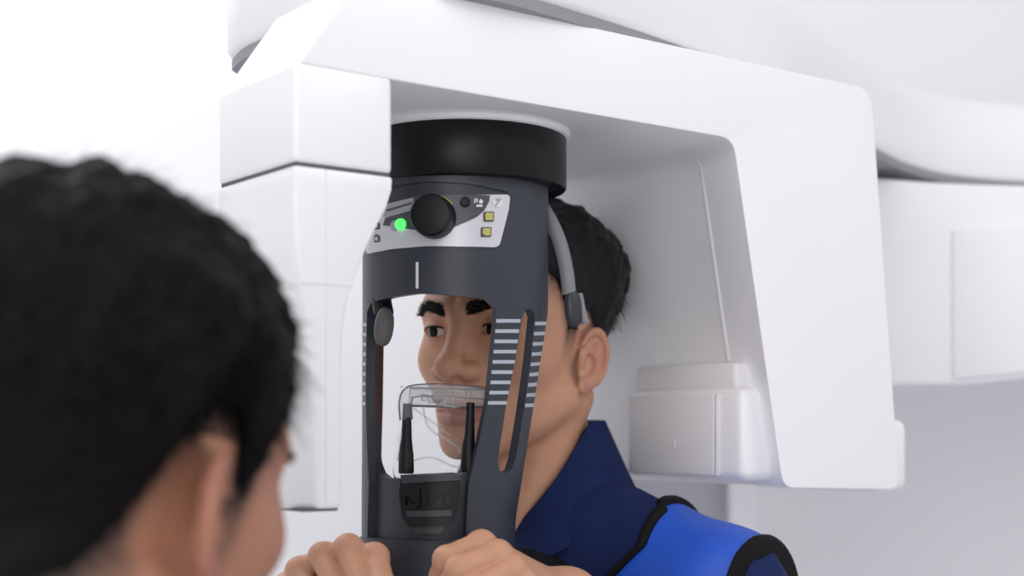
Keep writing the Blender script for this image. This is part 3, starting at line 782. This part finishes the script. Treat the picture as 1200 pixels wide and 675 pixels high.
# --- patient
PF = (-.545, -.838); PH = (.002, 1.372, CZ+.088)
PT = np.array((.012, 1.395, CZ)); PRm = frame((-.669, -.743))
def loc(P): return (P-PT)@PRm             # to torso coordinates: right, forward, up
def wld(p): return PRm@np.array(p)+PT
LH = dict(wrist=at(668, 700, 1.20), elbow=Vector(wld((-.25, .05, -.40))),
          mcp=[at(564, 638, 1.128), at(583, 650, 1.112), at(600, 667, 1.104), at(617, 686, 1.104)],
          fing=[[at(523, 655, 1.105), at(516, 676, 1.118), at(526, 688, 1.138)], [at(538, 667, 1.085), at(524, 690, 1.10), at(534, 704, 1.12)],
                [at(556, 690, 1.078), at(540, 710, 1.095), at(550, 722, 1.115)], [at(580, 708, 1.082), at(566, 724, 1.098), at(574, 734, 1.115)]],
          thumb=[at(650, 700, 1.19), at(600, 706, 1.165), at(565, 702, 1.165), at(540, 700, 1.16)])
RH = dict(wrist=at(352, 700, 1.215), elbow=Vector(wld((.25, .08, -.40))),
          mcp=[at(439, 653, 1.128), at(408, 643, 1.130), at(378, 652, 1.138), at(350, 668, 1.150)],
          fing=[[at(448, 686, 1.100), at(449, 708, 1.115), at(446, 712, 1.14)], [at(426, 692, 1.094), at(432, 716, 1.108), at(430, 720, 1.13)],
                [at(400, 700, 1.100), at(407, 722, 1.115), at(404, 726, 1.14)], [at(374, 708, 1.115), at(384, 726, 1.13), at(384, 730, 1.15)]],
          thumb=[at(372, 706, 1.195), at(415, 712, 1.17), at(445, 708, 1.165), at(462, 706, 1.16)])
for H in (LH, RH):
    for k in ('wrist', 'elbow'): H[k] = np.array(H[k])
    H['mcp'] = [np.array(m) for m in H['mcp']]; H['fing'] = [[np.array(j) for j in f] for f in H['fing']]; H['thumb'] = [np.array(j) for j in H['thumb']]
def torso_local(q, g=0.0):
    q = q.copy(); q[:, 2] += .055*np.clip((q[:, 0]-.04)/.18, 0, 1); a = q.copy(); a[:, 0] = np.abs(a[:, 0])
    d = s_ell(q, (0, 0, -.31), (.170+g, .110+g, .235+g))
    d = su(d, s_cone(a, (.02, -.025, -.075), (.222, -.015, -.153), .050+g, .052+g), .05)
    d = su(d, s_ell(q, (0, 0, -.52), (.155+g, .105+g, .16+g)), .06)
    d = su(d, s_cone(a, (.228, -.012, -.153), (.264, .0, -.28), .053+g, .047+g), .03)
    return d
def p_torso(P): return torso_local(loc(P), -.008)
def p_shirt(P):
    q = loc(P); d = torso_local(q, .0)
    a = q.copy(); a[:, 0] = np.abs(a[:, 0])
    d = ss(d, s_cone(q, (0, -.02, -.12), (0, -.012, .10), .050, .060), .006)
    wr = .0016*np.sin(60*q[:, 2]+35*q[:, 0]+8*np.sin(25*q[:, 1]))*np.clip((np.abs(q[:, 0])-.08)*12, 0, 1)
    d = d+wr
    d = np.maximum(d, -.60-q[:, 2])
    return d
def strap_in(q):      # inner edge of the shoulder strap
    ax = np.abs(q[:, 0]); lim = np.where(q[:, 1] > 0, .166, .160)
    return (lim-1.0*np.clip(-.105-q[:, 2], 0, .3))-ax
def strap_out(q):
    ax = np.abs(q[:, 0]); return ax-(.266-.9*np.clip(-.135-q[:, 2], 0, .06)-.1*np.clip(-.17-q[:, 2], 0, .3))
def p_apron(P, off=.0065, grow=0, trim=None):
    q = loc(P); d = torso_local(q, .0)-off
    i = strap_in(q); o = strap_out(q); r = np.maximum(i, o)
    if trim == 'in': r = np.abs(i+.003)-.0045
    if trim == 'out': r = np.abs(o+.002)-.0034
    if trim == 'in': r = np.maximum(r, o)
    d = si(d, r, .003); return np.maximum(d, np.maximum(-.60-q[:, 2], q[:, 2]-(-.02)))
def patient_clothes(root):
    lo, hi = PT+np.array((-.36, -.34, -.62)), PT+np.array((.36, .34, .02))
    v, q = sdf_mesh(p_shirt, lo, hi, .004); sh = link_mesh('shirt', np_mesh('shirt', v, q), M['navy'], root, angle=None)
    # collar: a stand and a folded leaf around the neck, open at the front
    n = 40; rings = []
    for i in range(n+1):
        ph = math.radians(24+(336-24)*i/n); c = math.cos(ph); s_ = math.sin(ph); side_ = abs(s_)
        b = (1-c)/2
        zi = -.118+.118*min(1, b*2.0)**.8+.004*b; ro = .058+.010*side_
        zo = -.140+.072*min(1, b*1.7)
        rin = (ro, zi); fold = (ro+.006, zi+.003); mid = (ro+.024, (zi+zo)/2-.002); out_ = (ro+.040, zo); out2 = (ro+.038, zo-.003); mid2 = (ro+.019, (zi+zo)/2-.006); low = (ro+.002, zi-.012)
        rings.append([Vector(wld((r*s_, -.012+r*c*(1.0), z))) for r, z in (rin, fold, mid, out_, out2, mid2, low)])
    bm = bmesh.new(); loft(bm, rings)
    bmesh.ops.subdivide_edges(bm, edges=bm.edges[:], cuts=1, use_grid_fill=True)
    from_bm('collar', bm, M['navy'], sh, angle=50)
    # dark infill in the open neck, below the collar
    v, q = sdf_mesh(lambda P: np.maximum(s_ell(loc(P), (-.040, .056, -.200), (.098, .086, .090)), loc(P)[:, 2]+.112), PT+np.array((-.20, -.22, -.32)), PT+np.array((.20, .20, -.06)), .004)
    link_mesh('neck_infill', np_mesh('neck_infill', v, q), M['darkinfill'], root, angle=None)
    v, q = sdf_mesh(p_apron, lo, hi, .004); ap = link_mesh('lead_apron', np_mesh('lead_apron', v, q), M['blue'], root, angle=None)
    for t, sd in (('in', 1), ('in', -1), ('out', 1), ('out', -1)):
        v, q = sdf_mesh(lambda P: np.maximum(p_apron(P, .0115, 0, t), -sd*loc(P)[:, 0]), lo, hi, .0024); link_mesh('apron_binding', np_mesh('apron_binding', v, q), M['trim'], ap, angle=None)
build_person('person', (PT[0], PT[1], 0), 'man in navy shirt and blue lead vest with his face behind the black guard', PF, PH, 0, M['skin'], M['hair'],
             ((0, -.036, -.125), (0, -.045, -.25)), (p_torso, PT+np.array((-.36, -.34, -.60)), PT+np.array((.36, .34, .0)), .006), (LH, RH),
             dict(top=.026, side=.010, z0=.0, zr=.06, fade=.45, ramp=.75, cap0=.2, back=2.0, burn=.012, n=14000, comb=(.25, -.55, .1), lift=.07, mess=.09, rad=.00040, gaze=(.12, 1, -.04)), [patient_clothes])

# --- operator, seen from behind
OFc = (math.sin(math.radians(26)), math.cos(math.radians(26))); OH = (-.209, .715, CZ-.020)
OT = np.array((OH[0]-.03, OH[1]-.03, CZ-.075)); ORm = frame(OFc)
def o_loc(P): return (P-OT)@ORm
def o_torso(P): return torso_local(o_loc(P), -.008)
def o_shirt(P):
    q = o_loc(P); d = ss(torso_local(q, 0), s_cone(q, (0, -.02, -.12), (0, -.012, .10), .060, .068), .006)
    return np.maximum(d, -.60-q[:, 2])
def op_clothes(root):
    v, q = sdf_mesh(o_shirt, OT+np.array((-.36, -.36, -.62)), OT+np.array((.36, .36, .02)), .006); link_mesh('scrub_top', np_mesh('scrub_top', v, q), M['scrub'], root, angle=None)
build_person('person', (OT[0], OT[1], 0), 'man with short black hair seen from behind, blurred, facing the x-ray machine', OFc, OH, -11, M['skin2'], M['hair2'],
             ((0, -.036, -.125), (0, -.045, -.25)), (o_torso, OT+np.array((-.36, -.36, -.60)), OT+np.array((.36, .36, .0)), .007), (),
             dict(top=.050, side=.014, z0=-.02, zr=.08, fade=.9, ramp=.6, cap0=.3, back=.2, n=18000, comb=(.0, .5, -.05), lift=.12, mess=.17, rad=.0005, scale=1.06, nape=.0), [op_clothes])
